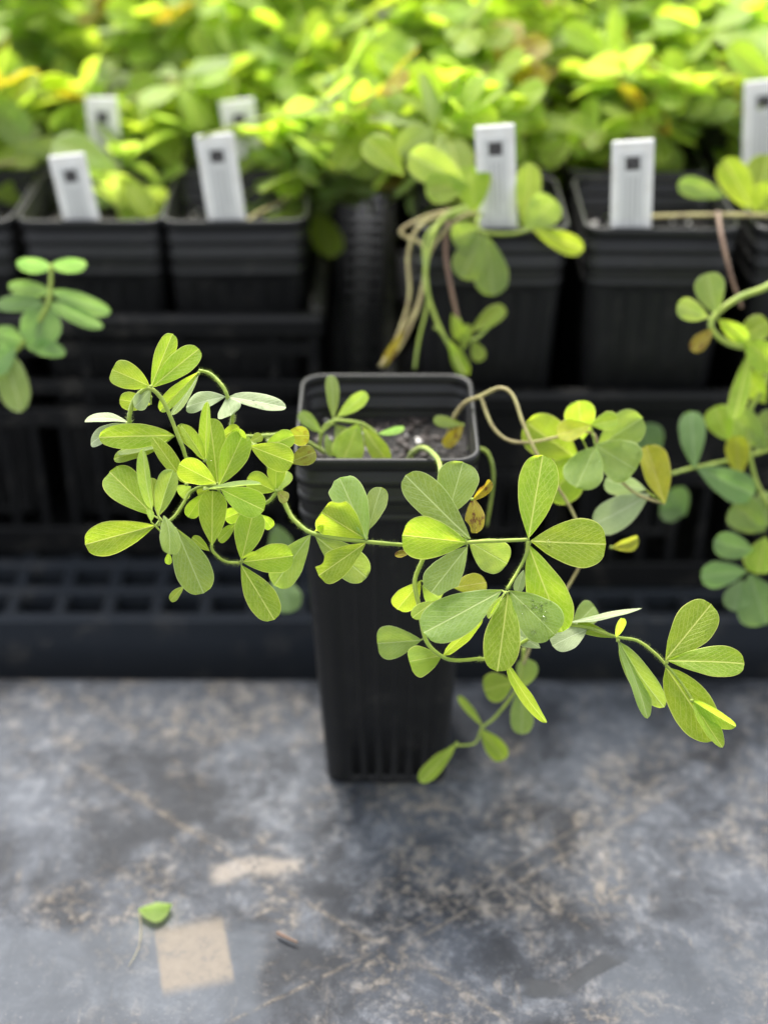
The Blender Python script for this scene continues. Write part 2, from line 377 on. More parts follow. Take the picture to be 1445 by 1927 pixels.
# ------------------------------------------------------------------ rear bench: an open plastic deck on legs
DZ = .015; DY0 = at_z(700, 1168, DZ).y
bench = empty('slatted_bench', (0, .5, -.78), label='dark slate plastic bench with an open grid deck, holding the crates', cat='bench')
def bp(o): o.location -= bench.location; return o
DX0, DX1, DY1 = -.62, .62, 1.02
bp(box('fascia', DX0, DX1, DY0, DY0 + .010, -.06, DZ + .001, M_DECK, bench, .002))
yy = DY0 + .034
while yy < DY1: bp(box('deck_bar', DX0, DX1, yy, yy + .009, -.006, DZ, M_DECK, bench)); yy += .034
xx = DX0 + .005
k = 0
while xx < DX1:
    bp(box('cross_bar', xx, xx + .0085, DY0 + .010, DY1, -.008, DZ - .0025, M_DECK, bench)); xx += .0345
for sx in (-.55, .55):
    for sy in (DY0 + .06, DY1 - .06): bp(box('leg', sx - .025, sx + .025, sy - .025, sy + .025, -.78, -.009, M_DECK, bench))

# ------------------------------------------------------------------ crates
def crate(x0, x1, y0, y1, z0, z1, label, banded):
    root = empty('plastic_crate', ((x0 + x1) / 2, (y0 + y1) / 2, z0), label=label, cat='crate', group='crates on the bench')
    def p(o): o.location -= root.location; return o
    T = .006; H = z1 - z0
    p(box('floor_panel', x0 + T, x1 - T, y0 + T, y1 - T, z0, z0 + .006, M_CRATE, root))
    for (ya, yb) in ((y0, y0 + T), (y1 - T, y1)):
        out = -.006 if ya == y0 else 0
        p(box('rail', x0 - .005, x1 + .005, ya + out, yb + out + .006, z1 - .016, z1, M_CRATE, root, .003))
        p(box('rail', x0, x1, ya, yb, z0 + .001, z0 + .022, M_CRATE, root))
        if banded:
            p(box('band', x0 + .003, x1 - .003, ya + .001, yb - .001, z1 - .062, z1 - .0165, M_CRATE, root))
            p(box('rail', x0, x1, ya - .001, yb - .0015, z1 - .074, z1 - .0625, M_CRATE, root))
            zt = z1 - .0745
        else:
            p(box('rail', x0, x1, ya, yb, z1 - .032, z1 - .022, M_CRATE, root))
            p(box('rail', x0, x1, ya - .003, yb - .001, z1 - .060, z1 - .050, M_CRATE, root))
            p(box('rail', x0, x1, ya - .003, yb - .001, z1 - .086, z1 - .072, M_CRATE, root))
            zt = z1 - .0865
        n = int((x1 - x0) / .022)
        for i in range(n + 1):
            xs = x0 + T + (x1 - x0 - 2 * T - .006) * i / n
            p(box('slat', xs, xs + .006, ya + .001, yb - .001, z0 + .0225, zt, M_CRATE, root, .0008))
            if not banded and i % 3 == 0: p(box('slat', xs, xs + .006, ya + .001, yb - .001, z1 - .0715, z1 - .0165, M_CRATE, root, .0008))
    for (xa, xb) in ((x0, x0 + T), (x1 - T, x1)):
        out = -.005 if xa == x0 else .005
        p(box('rail', xa + min(out, 0), xb + max(out, 0), y0 + T + .001, y1 - T - .001, z1 - .0155, z1 + .0012, M_DUSTY, root, .003))
        p(box('rail', xa, xb, y0 + T + .001, y1 - T - .001, z0 + .001, z0 + .022, M_CRATE, root))
        n = int((y1 - y0) / .024)
        for i in range(n):
            ys = y0 + 2 * T + (y1 - y0 - 4 * T) * i / (n - 1) - .003
            p(box('slat', xa + .001, xb - .001, ys, ys + .006, z0 + .0225, z1 - .016, M_CRATE, root, .0008))
        for ya in (y0, y1 - T): p(box('corner_post', xa - .001, xb + .001, ya - .0005, ya + T + .0005, z0 + .0005, z1 - .0163, M_CRATE, root))
    return root
LXR = at_y(597, 600, .192).x
LC = dict(x0=LXR - .43, x1=LXR, y0=.192, y1=.612)
RXL = .004
RC = dict(x0=RXL, x1=RXL + .44, y0=.146, y1=.566)
crate(LC['x0'], LC['x1'], LC['y0'], LC['y1'], DZ + .001, .212, 'black slatted crate of pots beside the crate with a solid band', False)
crate(RC['x0'], RC['x1'], RC['y0'], RC['y1'], DZ + .001, .178, 'black crate of pots with a solid band below its rim', True)
crate(LC['x0'], LC['x1'], LC['y1'] + .02, LC['y1'] + .36, DZ + .001, .205, 'black slatted crate of pots standing behind the slatted crate', False)
crate(RC['x0'], RC['x1'], RC['y1'] + .03, RC['y1'] + .40, DZ + .001, .178, 'black crate with a solid band standing behind the other banded crate', True)

# ------------------------------------------------------------------ pots
PH, PT, PB = .24, .0495, .0372                # height, half width at the top, half width at the base
def section(half, cr, z, n_side=28, flute=0., inset=0.):
    """Points of a rounded square at height z; flute presses vertical grooves into the flat sides."""
    pts = []; s = half - cr
    for q in range(4):
        ang = q * math.pi / 2; ca, sa = math.cos(ang), math.sin(ang)
        for i in range(n_side):
            f = i / n_side; y = -s + 2 * s * f
            d = half - inset - (flute * (.5 + .5 * math.cos(f * 2 * math.pi * 6)) ** .5 if flute and .04 < f < .97 else 0)
            pts.append(Vector((d * ca - y * sa, d * sa + y * ca, z)))
        for i in range(6):
            a2 = ang + (math.pi / 2) * i / 6; cx_, cy_ = s * (ca - sa), s * (sa + ca)
            pts.append(Vector((cx_ + (cr - inset) * math.cos(a2), cy_ + (cr - inset) * math.sin(a2), z)))
    return pts
def loft(name, rings, mat, cap=False, cap_end=False):
    V, F = [], []; n = len(rings[0])
    for r in rings: V += r
    for i in range(len(rings) - 1):
        for k in range(n):
            k2 = (k + 1) % n; F.append((i * n + k, i * n + k2, (i + 1) * n + k2, (i + 1) * n + k))
    if cap: F.append(tuple(range(n - 1, -1, -1)))
    if cap_end: o = (len(rings) - 1) * n; F.append(tuple(o + k for k in range(n)))
    return mesh_of(name, V, F, mat, True)
def half_at(z): return PB + (PT - .0012 - PB) * z / PH
ZR = .200
wall_rings = [section(half_at(z), .010, z, flute=(0 if z < .004 or z > ZR - .004 else .0032)) for z in (0, .0035, .006, .05, .1, .15, ZR - .008, ZR - .003)]
wall_rings += [section(half_at(z) , .011, z) for z in (ZR, .236)]
wall_rings += [section(half_at(z), .011, z, inset=.0015) for z in (.236, .2, .05, .003)]
POT_WALL = loft('pot_wall', wall_rings, M_POT, True, True)
def ring_mesh(z, h, out):
    hh = half_at(z)
    return loft('ring', [section(hh, .011, z - h / 2, inset=.0004), section(hh + out * .8, .011, z - h * .35), section(hh + out, .011, z), section(hh + out * .8, .011, z + h * .35), section(hh, .011, z + h / 2, inset=.0004)], M_POT)
RINGS = [ring_mesh(z, .006, .0013) for z in (.2015, .2135, .2245)]
IN_RINGS = []
for z in (.219, .2285):
    hh = half_at(z)
    IN_RINGS.append(loft('inner_ring', [section(hh, .011, z + dz, inset=.0014 + k_) for dz, k_ in ((-.002, 0), (-.001, .0009), (.001, .0009), (.002, 0))], M_POT))
RIM = loft('rim', [section(half_at(.2325), .011, .2325, inset=-.0002), section(PT - .0004, .012, .2335), section(PT, .012, .2355), section(PT, .012, .2385), section(PT - .0006, .012, .24), section(PT - .0022, .0115, .24), section(PT - .0028, .011, .239), section(PT - .003, .011, .2345), section(half_at(.233), .011, .233, inset=.0012)], M_POT)
t = NT('potting_mix'); co = t.n('TexCoord').outputs['Object']
vor = t.n('TexVoronoi', i_Scale=260.); t.set(vor.inputs['Vector'], co)
c = t.mix(t.ramp(t.noise(co, 160, 6, .7), .35, .7), (.004, .0036, .0035), (.016, .012, .010))
c = t.mix(t.ramp(t.noise(co, 420, 2), .70, .73), c, (.16, .15, .14))
M_SOIL = t.done(t.pbr(c, .75, t.bump(t.math('ADD', vor.outputs['Distance'], t.noise(co, 300, 5)), 1., .003), spec=.5))
t = NT('perlite'); co = t.n('TexCoord').outputs['Object']
M_PERL = t.done(t.pbr(t.mix(t.noise(co, 500), (.5, .48, .45), (.75, .73, .70)), .8))
t = NT('bark_chip'); co = t.n('TexCoord').outputs['Object']
M_BARK = t.done(t.pbr(t.mix(t.noise(co, 400), (.006, .004, .0035), (.035, .022, .015)), .6))
SOILZ = .213
def soil_mesh(fine=True):
    n = 26 if fine else 12; h = half_at(SOILZ) - .001; V, F = [], []
    for j in range(n + 1):
        for i in range(n + 1):
            X, Y = -h + 2 * h * i / n, -h + 2 * h * j / n
            if abs(X) > h - .004 and abs(Y) > h - .004: X *= .965; Y *= .965
            V.append((X, Y, SOILZ + .004 * noise.noise(Vector((X * 60, Y * 60, 2))) + .0018 * noise.noise(Vector((X * 260, Y * 260, 9)))))
    for j in range(n):
        for i in range(n): o = j * (n + 1) + i; F.append((o, o + 1, o + n + 2, o + n + 1))
    return mesh_of('soil', V, F, M_SOIL, True)
SOIL = soil_mesh(); SOIL2 = soil_mesh(False)
def grains(mat, count, r0, r1, seed):
    rd = random.Random(seed); V, F = [], []; h = half_at(SOILZ) - .006
    ico = bmesh.new(); bmesh.ops.create_icosphere(ico, subdivisions=1, radius=1)
    iv = [v.co.copy() for v in ico.verts]; iff = [[v.index for v in f.verts] for f in ico.faces]; ico.free()
    for _ in range(count):
        p = Vector((rd.uniform(-h, h), rd.uniform(-h, h), SOILZ + .001)); p.z += .004 * noise.noise(Vector((p.x * 60, p.y * 60, 2))); r = rd.uniform(r0, r1)
        sc_ = Vector((rd.uniform(.6, 1.5), rd.uniform(.6, 1.3), rd.uniform(.4, .9))); o = len(V); rz = Matrix.Rotation(rd.random() * 6, 3, 'Z')
        for v in iv: V.append(p + rz @ (v * sc_ * r * (1 + rd.uniform(-.2, .2))))
        F += [[o + q for q in f] for f in iff]
    return mesh_of('grains', V, F, mat)
PERL = grains(M_PERL, 46, .0007, .0020, 3); BARK = grains(M_BARK, 130, .0010, .0030, 5)
def pot(x, y, z, label, group=None, front=False, rz=0.):
    r = empty('nursery_pot', (x, y, z), label=label, cat='pot', group=group); r.rotation_euler.z = rz
    put('wall', POT_WALL, r); put('rim', RIM, r)
    for m in RINGS: put('ring', m, r)
    for m in IN_RINGS: put('inner_ring', m, r)
    put('soil', SOIL if front else SOIL2, r)
    put('perlite_grains', PERL, r, kind='stuff'); put('bark_chips', BARK, r, kind='stuff')
    return r
pot(.0015, 0, .0004, 'tall black ribbed nursery pot standing alone on the slate table', front=True)

# ------------------------------------------------------------------ background plants
def tri_leaf_mesh(seed, mat, L=.034, single=False):
    rd = random.Random(seed); V, F, S, E = [], [], [], []
    angs = [0, rd.uniform(48, 72), -rd.uniform(48, 72)]
    for q, an in enumerate(angs):
        l = L * rd.uniform(.85, 1.1); v, f, s, e = leaflet_data(l, l * rd.uniform(.5, .62), fold=rd.uniform(.05, .35), curl=rd.uniform(-.2, .8), nu=7, nv=2, seed=seed + q)
        o = len(V); Mx = Matrix.Rotation(R(an), 3, 'Z') @ Matrix.Rotation(R(rd.uniform(-25, 25)), 3, 'X') @ Matrix.Rotation(R(rd.uniform(-30, 18)), 3, 'Y')
        V += [Mx @ p for p in v]; F += [[o + i for i in g_] for g_ in f]; S += s; E += e
    # short stalk behind the three blades
    o = len(V); pl = .012
    for i in range(3):
        for k_ in range(4):
            g_ = k_ * math.pi / 2; xx_ = -pl + pl * i / 2
            V.append(Vector((xx_, .0006 * math.cos(g_), .0006 * math.sin(g_) - .25 * xx_ * xx_ / pl))); S.append((.5, .0)); E.append((.0, .5))
        if i:
            for k_ in range(4): F.append((o + (i - 1) * 4 + k_, o + (i - 1) * 4 + (k_ + 1) % 4, o + i * 4 + (k_ + 1) % 4, o + i * 4 + k_))
    return mesh_of('leaf', V, F, mat, True, {'shape': S, 'edge': E})
TRI = [tri_leaf_mesh(i, M_LEAF) for i in range(7)]
TRI_S = [tri_leaf_mesh(20 + i, M_SIDE) for i in range(4)]
TRI_O = [tri_leaf_mesh(40 + i, M_OLD) for i in range(3)]
def plant(base, label, group, seed, height=.12, nst=5, spread=.07, leaves=9, mature=.25, old=.05, lean=(0, 0), size=1.15):
    rd = random.Random(seed); root = empty('legume_plant', base, label=label, cat='plant', group=group)
    for s_ in range(nst):
        az = rd.uniform(0, 2 * math.pi); d = Vector((math.cos(az) * spread + lean[0], math.sin(az) * spread + lean[1], 0)) * rd.uniform(.3, 1.15); h = height * rd.uniform(.6, 1.15)
        b0 = Vector((rd.uniform(-.018, .018), rd.uniform(-.018, .018), -.004))
        P = [b0, b0 + d * .18 + Vector((0, 0, h * .45)), b0 + d * .55 + Vector((rd.uniform(-.01, .01), rd.uniform(-.01, .01), h * .85)), b0 + d + Vector((0, 0, h))]
        if rd.random() < .5: P.append(P[-1] + d * .4 + Vector((0, 0, -h * rd.uniform(0, .3))))
        put('stem', tube_mesh('stem', P, .0013, .0008, M_STEM if rd.random() < .75 else M_TAN, 5, 4), root)
        Q = smooth_path(P, 8); n = len(Q)
        for i in range(leaves):
            f = .12 + .88 * (i + rd.random() * .5) / leaves; p = Q[min(n - 1, int(f * (n - 1)))]
            z_ = rd.random(); m = rd.choice(TRI_O if z_ < old else TRI_S if z_ < old + mature else TRI)
            o = put('leaf', m, root, p); sc_ = size * rd.uniform(.7, 1.15)
            q = Matrix.Rotation(rd.uniform(0, 6.28), 4, 'Z') @ Matrix.Rotation(R(rd.uniform(-50, 25)), 4, 'Y') @ Matrix.Rotation(R(rd.uniform(-35, 35)), 4, 'X')
            o.matrix_local = Matrix.Translation(p + q.to_3x3() @ Vector((.010, 0, 0))) @ q @ Matrix.Diagonal((sc_, sc_, sc_, 1))
    return root
PZL, PZR = .030, .046
GP = 'black pots packed in the crates'; GF = 'bushy plants in the crate pots'
lx = [at_y(x_, 428, .212).x for x_ in (438, 167)]; LX = [lx[0], lx[1], lx[1] - .1, lx[1] - .2]
RXs = [.0685, .1765, .283, .388]
LYs = [.262, .362, .462, .562]; RYs = [.207, .312, .412, .512]
seed = 100
for j, y_ in enumerate(LYs):
    for i, x_ in enumerate(LX):
        if i == 3 and j < 1: continue
        pot(x_, y_, PZL, ('black pot of the slatted crate whose white label stands beside the crate gap', 'black pot of the slatted crate holding the strongly leaning white label', 'black pot of the slatted crate behind the blue-green sprig')[i] if j == 0 else f"black ribbed pot in the {('', 'second', 'third', 'rearmost')[j]} row of the slatted crate", 'front pots of the slatted crate' if j == 0 else f"pots in the {('', 'second', 'third', 'rearmost')[j]} row of the slatted crate", rz=R(random.choice((0, 90, 180)) + random.uniform(-2, 2)))
        seed += 1
        z_ = PZL + SOILZ
        if j == 0 and i == 0: pass
        elif j == 0: plant((x_, y_ + .02, z_), ('', 'small sparse plant in the pot of the leaning label', 'small sparse plant in the front corner pot of the slatted crate')[i], None, seed, .045, 2, .035, 3, .6, .05, (0, .03))
        else: plant((x_, y_, z_), f"bushy trifoliate plant in the {('', 'second', 'third', 'rearmost')[j]} row of the slatted crate", f"plants in the {('', 'second', 'third', 'rearmost')[j]} row of the slatted crate", seed, .055 + .03 * j, 9 if i == 0 else 7, .06, 9, .35, .06, (.05, .035 if j == 1 else 0) if i == 0 else (0, .03 if j == 1 else 0))
for j, y_ in enumerate(RYs):
    for i, x_ in enumerate(RXs):
        if i == 3 and j < 1: continue
        pot(x_, y_, PZR, ('black pot of the banded crate with tan stems hanging over its rim', 'black pot of the banded crate holding the upright white label', 'black pot of the banded crate carrying the trailing teal and lime plant')[i] if j == 0 else f"black ribbed pot in the {('', 'second', 'third', 'rearmost')[j]} row of the banded crate", 'front pots of the banded crate' if j == 0 else f"pots in the {('', 'second', 'third', 'rearmost')[j]} row of the banded crate", rz=R(random.choice((0, 90, 180)) + random.uniform(-2, 2)))
        seed += 1
        z_ = PZR + SOILZ
        if j: plant((x_, y_, z_), f"bushy trifoliate plant in the {('', 'second', 'third', 'rearmost')[j]} row of the banded crate", f"plants in the {('', 'second', 'third', 'rearmost')[j]} row of the banded crate", seed, .05 + .03 * j, 9 if i == 0 else 7, .065, 9, .2, .06, (-.05, -.015) if i == 0 else (0, 0))
for j in range(3):
    for i in range(4):
        for (xs, y0_, pz, nm) in ((LX, LC['y1'] + .075, PZL, 'slatted'), (RXs, RC['y1'] + .085, PZR, 'banded')):
            x_, y_ = xs[i], y0_ + .11 * j; seed += 1
            pot(x_, y_, pz, f'black ribbed pot packed in the rear {nm} crate', f'pots of the rear {nm} crate')
            plant((x_, y_, pz + SOILZ), f'tall leafy trifoliate plant growing in the rear {nm} crate', f'plants of the rear {nm} crate', seed, .15, 8 if i == 0 else 6, .07, 10, .2, .05, ((.05 if nm == 'slatted' else -.05), 0) if i == 0 else (0, 0))
plant((LX[0] + .035, LYs[0] + .065, PZL + SOILZ), 'drooping plant leaning from the slatted crate over the gap between crates', None, 901, .055, 9, .045, 8, .55, .04, (.075, -.03))
plant((LX[0] + .02, LYs[2] + .02, PZL + SOILZ), 'arching plant reaching over the gap from deep in the slatted crate', None, 903, .10, 9, .045, 9, .3, .04, (.09, -.03))
plant((RXs[0] - .01, RYs[1] + .02, PZR + SOILZ), 'arching plant reaching over the gap from deep in the banded crate', None, 902, .07, 9, .05, 9, .3, .06, (-.07, -.04))
# ------------------------------------------------------------------ plant labels
t = NT('white_label_plastic'); co = t.n('TexCoord').outputs['Object']
M_WHITE = t.done(t.pbr(t.mix(t.ramp(t.noise(co, 120, 4), .45, .8), (.80, .79, .76), (.66, .63, .57)), .45))
t = NT('label_print_ground'); M_PRINT = t.done(t.pbr((.60, .60, .58), .6))
t = NT('label_ink'); M_INK = t.done(t.pbr((.035, .030, .032), .6))
t = NT('label_grey_ink'); M_GREY = t.done(t.pbr((.34, .34, .34), .6))
LW = .0245
def label_meshes():
    L = .105
    plate = box_mesh(LW, .0022, L, M_WHITE, .0009)
    return plate, L
def plant_label(top, bottom, y, width_px, label, pot_z=.03):
    """Top and foot of the tag as seen above the pot rim, both on the upright plane at y."""
    T, B = at_y(*top, y), at_y(*bottom, y); ax = (T - B).normalized(); L = .105
    root = empty('plant_label', T - ax * L, label=label, cat='plant label', group='white plant labels')
    tilt = Matrix((ax.cross(Vector((0, 1, 0))).normalized() * -1, Vector((0, 1, 0)), ax)).transposed()
    X = Vector((0, 1, 0)).cross(ax).normalized(); tilt = Matrix((X, Vector((0, 1, 0)), ax)).transposed()
    root.rotation_euler = tilt.to_euler(); s_ = width_px; root.scale = (s_, 1, 1)
    put('plate', box_mesh(LW, .0024, L, M_WHITE, .0011), root, (0, 0, L / 2))
    put('print_panel', box_mesh(LW * .62, .0003, .078, M_PRINT, 0), root, (0, -.00125, L - .047))
    for (dx, dz) in ((-.0021, .0021), (.0021, .0021), (-.0021, -.0021), (.0021, -.0021)):
        put('emblem_square', box_mesh(.0040, .0003, .0040, M_INK, 0), root, (dx, -.00145, L - .0145 + dz))
    for dx, l_ in ((-.0027, .030), (.0004, .034), (.0031, .026)):
        put('print_line', box_mesh(.0007, .0003, l_, M_GREY, 0), root, (dx, -.0014, L - .023 - l_ / 2))
    return root
LYF, RYF = .222, .168
plant_label((125, 290), (161, 441), LYF, 1.0, 'white label leaning in the front pot of the slatted crate, lower one')
plant_label((403, 252), (428, 415), LYF, 1.05, 'white label in the slatted crate pot nearest the gap between crates')
plant_label((930, 235), (937, 430), RYF, 1.0, 'white label half hidden by a pale leaf in a banded crate pot')
plant_label((1191, 263), (1186, 430), RYF, 1.06, 'white label standing upright in a front pot of the banded crate')
plant_label((190, 182), (205, 330), .33, .95, 'white label behind a green leaf in the second row of the slatted crate')
plant_label((445, 187), (470, 340), .33, 1.05, 'greyish label directly behind the leaning label near the crate gap')
plant_label((233, 135), (236, 250), .43, .98, 'greyish label half buried in foliage deep in the slatted crate')
plant_label((873, 140), (880, 240), .36, .9, 'white label among leaves in the second row of the banded crate')
plant_label((1437, 150), (1432, 290), .27, 1.1, 'white label in foliage at the far end of the banded crate')
plant_label((25, 118), (30, 230), .40, 1., 'pale label sunk in leaves at the outer side of slatted crate')
# ================================================================== THE PLANT IN THE TALL POT
F0 = .682                                            # viewing-axis distance of the sharp leaves
def crop(ox, oy, s): return lambda x, y: (ox + x / s, oy + y / s)
c1, c2, c3, c0 = crop(140, 600, 3.141), crop(540, 650, 3.141), crop(680, 820, 1.9013), crop(0, 0, 1)
SC = {id(c1): 3.141, id(c2): 3.141, id(c3): 1.9013, id(c0): 1.}
def trace(cr, pts, base=F0): return [at(*cr(p[0], p[1]), base + p[2] / 100) for p in pts]
main = empty('trailing_legume', (0, 0, SOILZ), label='sharp yellow-green trailing plant with round trifoliate leaves spilling from the tall pot', cat='plant')
def under(root):
    def f(o): o.location -= root.location; return o
    return f
um = under(main)
def stem(root, cr, pts, r0=.0013, r1=.0011, mat=None, hairs=0, base=F0, seg=8, name='stem'):
    P = trace(cr, pts, base)
    if hairs: r0 *= .84; r1 *= .8
    o = put(name, tube_mesh('stem', P, r0, r1, mat or M_STEM, seg, 6, hairs), root); o.location = -Vector(root.location); return o
def leaf(root, cr, depth, lets, mat=None, base=F0, name='leaf'):
    """One compound leaf: leaflets (bx,by,tx,ty,width[,opts]) in crop pixels, depth in cm behind the focus."""
    s = SC[id(cr)]; D = base + depth / 100; rd = random
    bases, items = [], []
    for l in lets:
        o = l[5] if len(l) > 5 else {}
        B = at(*cr(l[0], l[1]), D + o.get('db', 0) / 100); T = at(*cr(l[2], l[3]), D + o.get('dt', rd.uniform(-.9, .5)) / 100)
        bases.append(B); items.append((B, T, l[4] / s / FPX * D, o))
    node = sum(bases, Vector()) / len(bases)
    V, F = [], []
    ico = bmesh.new(); bmesh.ops.create_icosphere(ico, subdivisions=1, radius=.0011)
    V += [v.co.copy() for v in ico.verts]; F += [[v.index for v in f.verts] for f in ico.faces]; ico.free()
    for B in bases:
        d = B - node
        if 1e-4 < d.length < .012:
            a = d.cross(Vector((.2, .9, .3))).normalized() * .0006; b = d.cross(a).normalized() * .0006; k = len(V)
            V += [a, b, -a, -b] + [d + a * .8, d + b * .8, d - a * .8, d - b * .8]
            F += [(k + i, k + (i + 1) % 4, k + 4 + (i + 1) % 4, k + 4 + i) for i in range(4)]
    lf = put(name, mesh_of('leaf_joint', V, F, M_STEM, True), root, node - Vector(root.location))
    for (B, T, W, o) in items:
        roll = R(o.get('roll', rd.uniform(-14, 14)))
        W2 = W / max(.42, abs(math.cos(roll)))
        x = leaflet(B, T, W2, None, o.get('m', mat or M_LEAF), roll, o.get('fold', rd.uniform(.06, .22)), R(o.get('curl', rd.uniform(-8, 22))), o.get('bite'), o.get('a', .95), o.get('b', .46), o.get('flip', False), twist=o.get('twist', 0))
        x.parent = lf; x.location = B - node
    return lf
PALE = dict(m=M_PALE)
def d(**k): return k
H = 1
# stems ------------------------------------------------------------------
stem(main, c2, [(720, 690, 10.5), (735, 640, 9.2), (800, 603, 7.2), (868, 645, 5.0), (905, 720, 3.6), (900, 900, 2.0), (850, 1130, 1.4), (800, 1270, 1.2), (765, 1350, 1), (755, 1420, .9), (780, 1540, .8), (795, 1640, .6), (830, 1760, .4), (915, 1838, .2), (1000, 1862, .2), (1145, 1850, .3)], .0016, .0012, hairs=700)
stem(main, c3, [(415, 801, .3), (480, 790, .8), (560, 748, .9), (650, 700, .7), (745, 680, .3), (830, 692, .1), (912, 720, 0), (985, 733, 0), (1045, 775, 0), (1090, 822, 0), (1140, 880, -.2), (1185, 948, -.4)], .0012, .0008, hairs=800)
stem(main, c2, [(-110, 560, 7.5), (-70, 590, 5.), (-60, 720, 3.0), (-30, 880, 1.4), (20, 1000, .9), (80, 1065, .5), (150, 1110, .2), (290, 1140, 0), (465, 1160, 0), (700, 1180, .9), (880, 1185, .8), (1080, 1163, 0), (1250, 1155, 0), (1418, 1148, 0)], .0014, .0011, hairs=900)
stem(main, c3, [(594, 378, 0), (590, 420, 0), (570, 465, 0), (520, 550, -.6)], .0011, .0009, hairs=260)
stem(main, c1, [(1480, 790, 9), (1300, 690, 6.5), (1160, 688, 4), (1050, 695, 2.2), (940, 680, 1.3), (935, 560, .6), (905, 455, .3), (870, 390, .4), (805, 325, .7), (738, 305, .9)], .0014, .0010, hairs=500)
stem(main, c1, [(1195, 1030, 1.0), (1160, 900, 1.6), (1080, 760, 2.0), (1040, 690, 2.2)], .0012, .0010, hairs=100)
stem(main, c1, [(335, 612, .5), (325, 585, .4), (350, 490, .2), (400, 428, .1), (452, 412, 0), (515, 470, .1), (570, 580, .2), (612, 690, .3), (640, 755, .3), (668, 840, .4), (720, 960, .6), (850, 985, .2), (905, 1000, .6), (1000, 1010, 1.2), (1120, 1090, 1.3), (1195, 1030, 1.)], .0013, .0011, hairs=700)
stem(main, c1, [(850, 985, .3), (760, 990, .9), (685, 1025, .8), (640, 1100, .5), (575, 1185, .1), (485, 1222, -.2)], .0010, .0009, hairs=300)
stem(main, c1, [(850, 990, .4), (870, 1150, 1.0), (812, 1335, .4), (850, 1405, .3), (905, 1438, .2), (978, 1442, 0)], .0009, .0009, hairs=350)
# left cluster -----------------------------------------------------------
leaf(main, c1, 0, [(455, 400, 582, 88, 118, d(dt=.6, roll=12)), (462, 404, 738, 178, 148, d(dt=.4, roll=-10)), (445, 398, 224, 300, 165, d(a=.8, b=.3, dt=-.4, roll=8, curl=25))])
leaf(main, c1, .7, [(735, 315, 508, 546, 92, d(dt=.3, roll=25, fold=.5)), (735, 330, 575, 570, 50, d(db=.15, dt=.5, roll=-52, **PALE))])
leaf(main, c1, .5, [(448, 420, 358, 522, 96, d(dt=-.5, roll=-30, **PALE)), (455, 505, 268, 478, 112, d(db=.4, dt=.9, m=M_LEAF))])
leaf(main, c1, .6, [(322, 612, 66, 600, 58, d(dt=.8, roll=50, curl=40, **PALE)), (312, 620, 100, 738, 90, d(dt=.9, roll=40, curl=20, **PALE))])
leaf(main, c1, .25, [(592, 690, 148, 702, 150, d(dt=-.4, roll=8, a=.75, b=.5)), (520, 760, 235, 828, 88, d(db=.4, dt=.6, roll=42)), (500, 750, 260, 800, 60, d(db=.3, dt=.5, roll=-58, **PALE))])
leaf(main, c1, -.9, [(770, 836, 632, 630, 84, d(roll=30, fold=.5, dt=-.6, a=.7, b=.5)), (776, 838, 790, 490, 66, d(roll=-35, fold=.6, dt=-.3, a=.7, b=.5))])
leaf(main, c1, -.7, [(664, 978, 464, 702, 98, d(roll=20, fold=.4, dt=-.2, a=.7, b=.5))])
leaf(main, c1, -.2, [(842, 972, 620, 858, 152, d(dt=-1.0, roll=-12, b=.4)), (856, 984, 1000, 676, 172, d(dt=.6, roll=10)), (848, 970, 800, 588, 160, d(db=.5, dt=1.0, m=M_LEAF, roll=5))])
leaf(main, c1, 1.0, [(820, 840, 612, 628, 92, d(m=M_LEAF)), (930, 800, 985, 650, 100, d()), (870, 700, 975, 640, 75, d())])
leaf(main, c1, -.1, [(762, 1010, 1106, 978, 60, d(m=M_SIDE, roll=-79, dt=-1.0, db=-1.1, fold=.3)), (868, 1008, 1122, 1130, 172, d(dt=-.4, roll=-8)), (690, 990, 620, 1040, 100, d(db=1.2, dt=1.5, m=M_SIDE))])
leaf(main, c1, .15, [(815, 1338, 818, 1015, 172, d(dt=.2, roll=6)), (800, 1372, 698, 1290, 62, d(db=.4, dt=.6)), (770, 1030, 672, 1172, 96, d(db=.7, dt=.9)), (800, 1010, 730, 1040, 80, d(db=.9, dt=1.))])
leaf(main, c1, .7, [(1010, 1130, 888, 1180, 100, d(dt=1.)), (960, 1205, 852, 1312, 66, d(dt=.7, roll=30)), (1110, 1160, 1166, 1236, 70, d(dt=.8))])
leaf(main, c1, .1, [(990, 1428, 1062, 1135, 176, d(dt=.4, roll=-6)), (996, 1437, 1293, 1400, 178, d(dt=-.3, roll=6, b=.42)), (986, 1455, 1182, 1778, 178, d(dt=-.6, roll=-6)), (988, 1415, 1078, 1378, 26, d(roll=50, db=-.3, dt=-.5))])
leaf(main, c1, -.3, [(482, 1220, 66, 1335, 196, d(dt=-.3, roll=-6, b=.42)), (468, 1162, 210, 905, 222, d(db=.3, dt=.9, roll=8, b=.42)), (604, 1240, 765, 1622, 212, d(db=-.2, dt=-.5, m=M_SIDE, roll=6)), (480, 1120, 455, 940, 80, d(db=.8, dt=1.2, m=M_LEAF))])
leaf(main, c1, -1.2, [(462, 1130, 408, 768, 72, d(roll=-40, fold=.5, m=M_SIDE, dt=-.6, a=.6, b=.5)), (498, 1165, 585, 895, 128, d(roll=-25, m=M_SIDE, fold=.35, dt=-.8)), (532, 1165, 562, 1392, 112, d(roll=-35, m=M_SIDE, curl=50, dt=-1.2, b=.35)), (455, 1200, 445, 1128, 42, d(roll=30)), (560, 1380, 556, 1452, 42, d(roll=20, db=.3, dt=.5)), (650, 1580, 568, 1666, 58, d(roll=30, db=1.2, dt=1.4))])
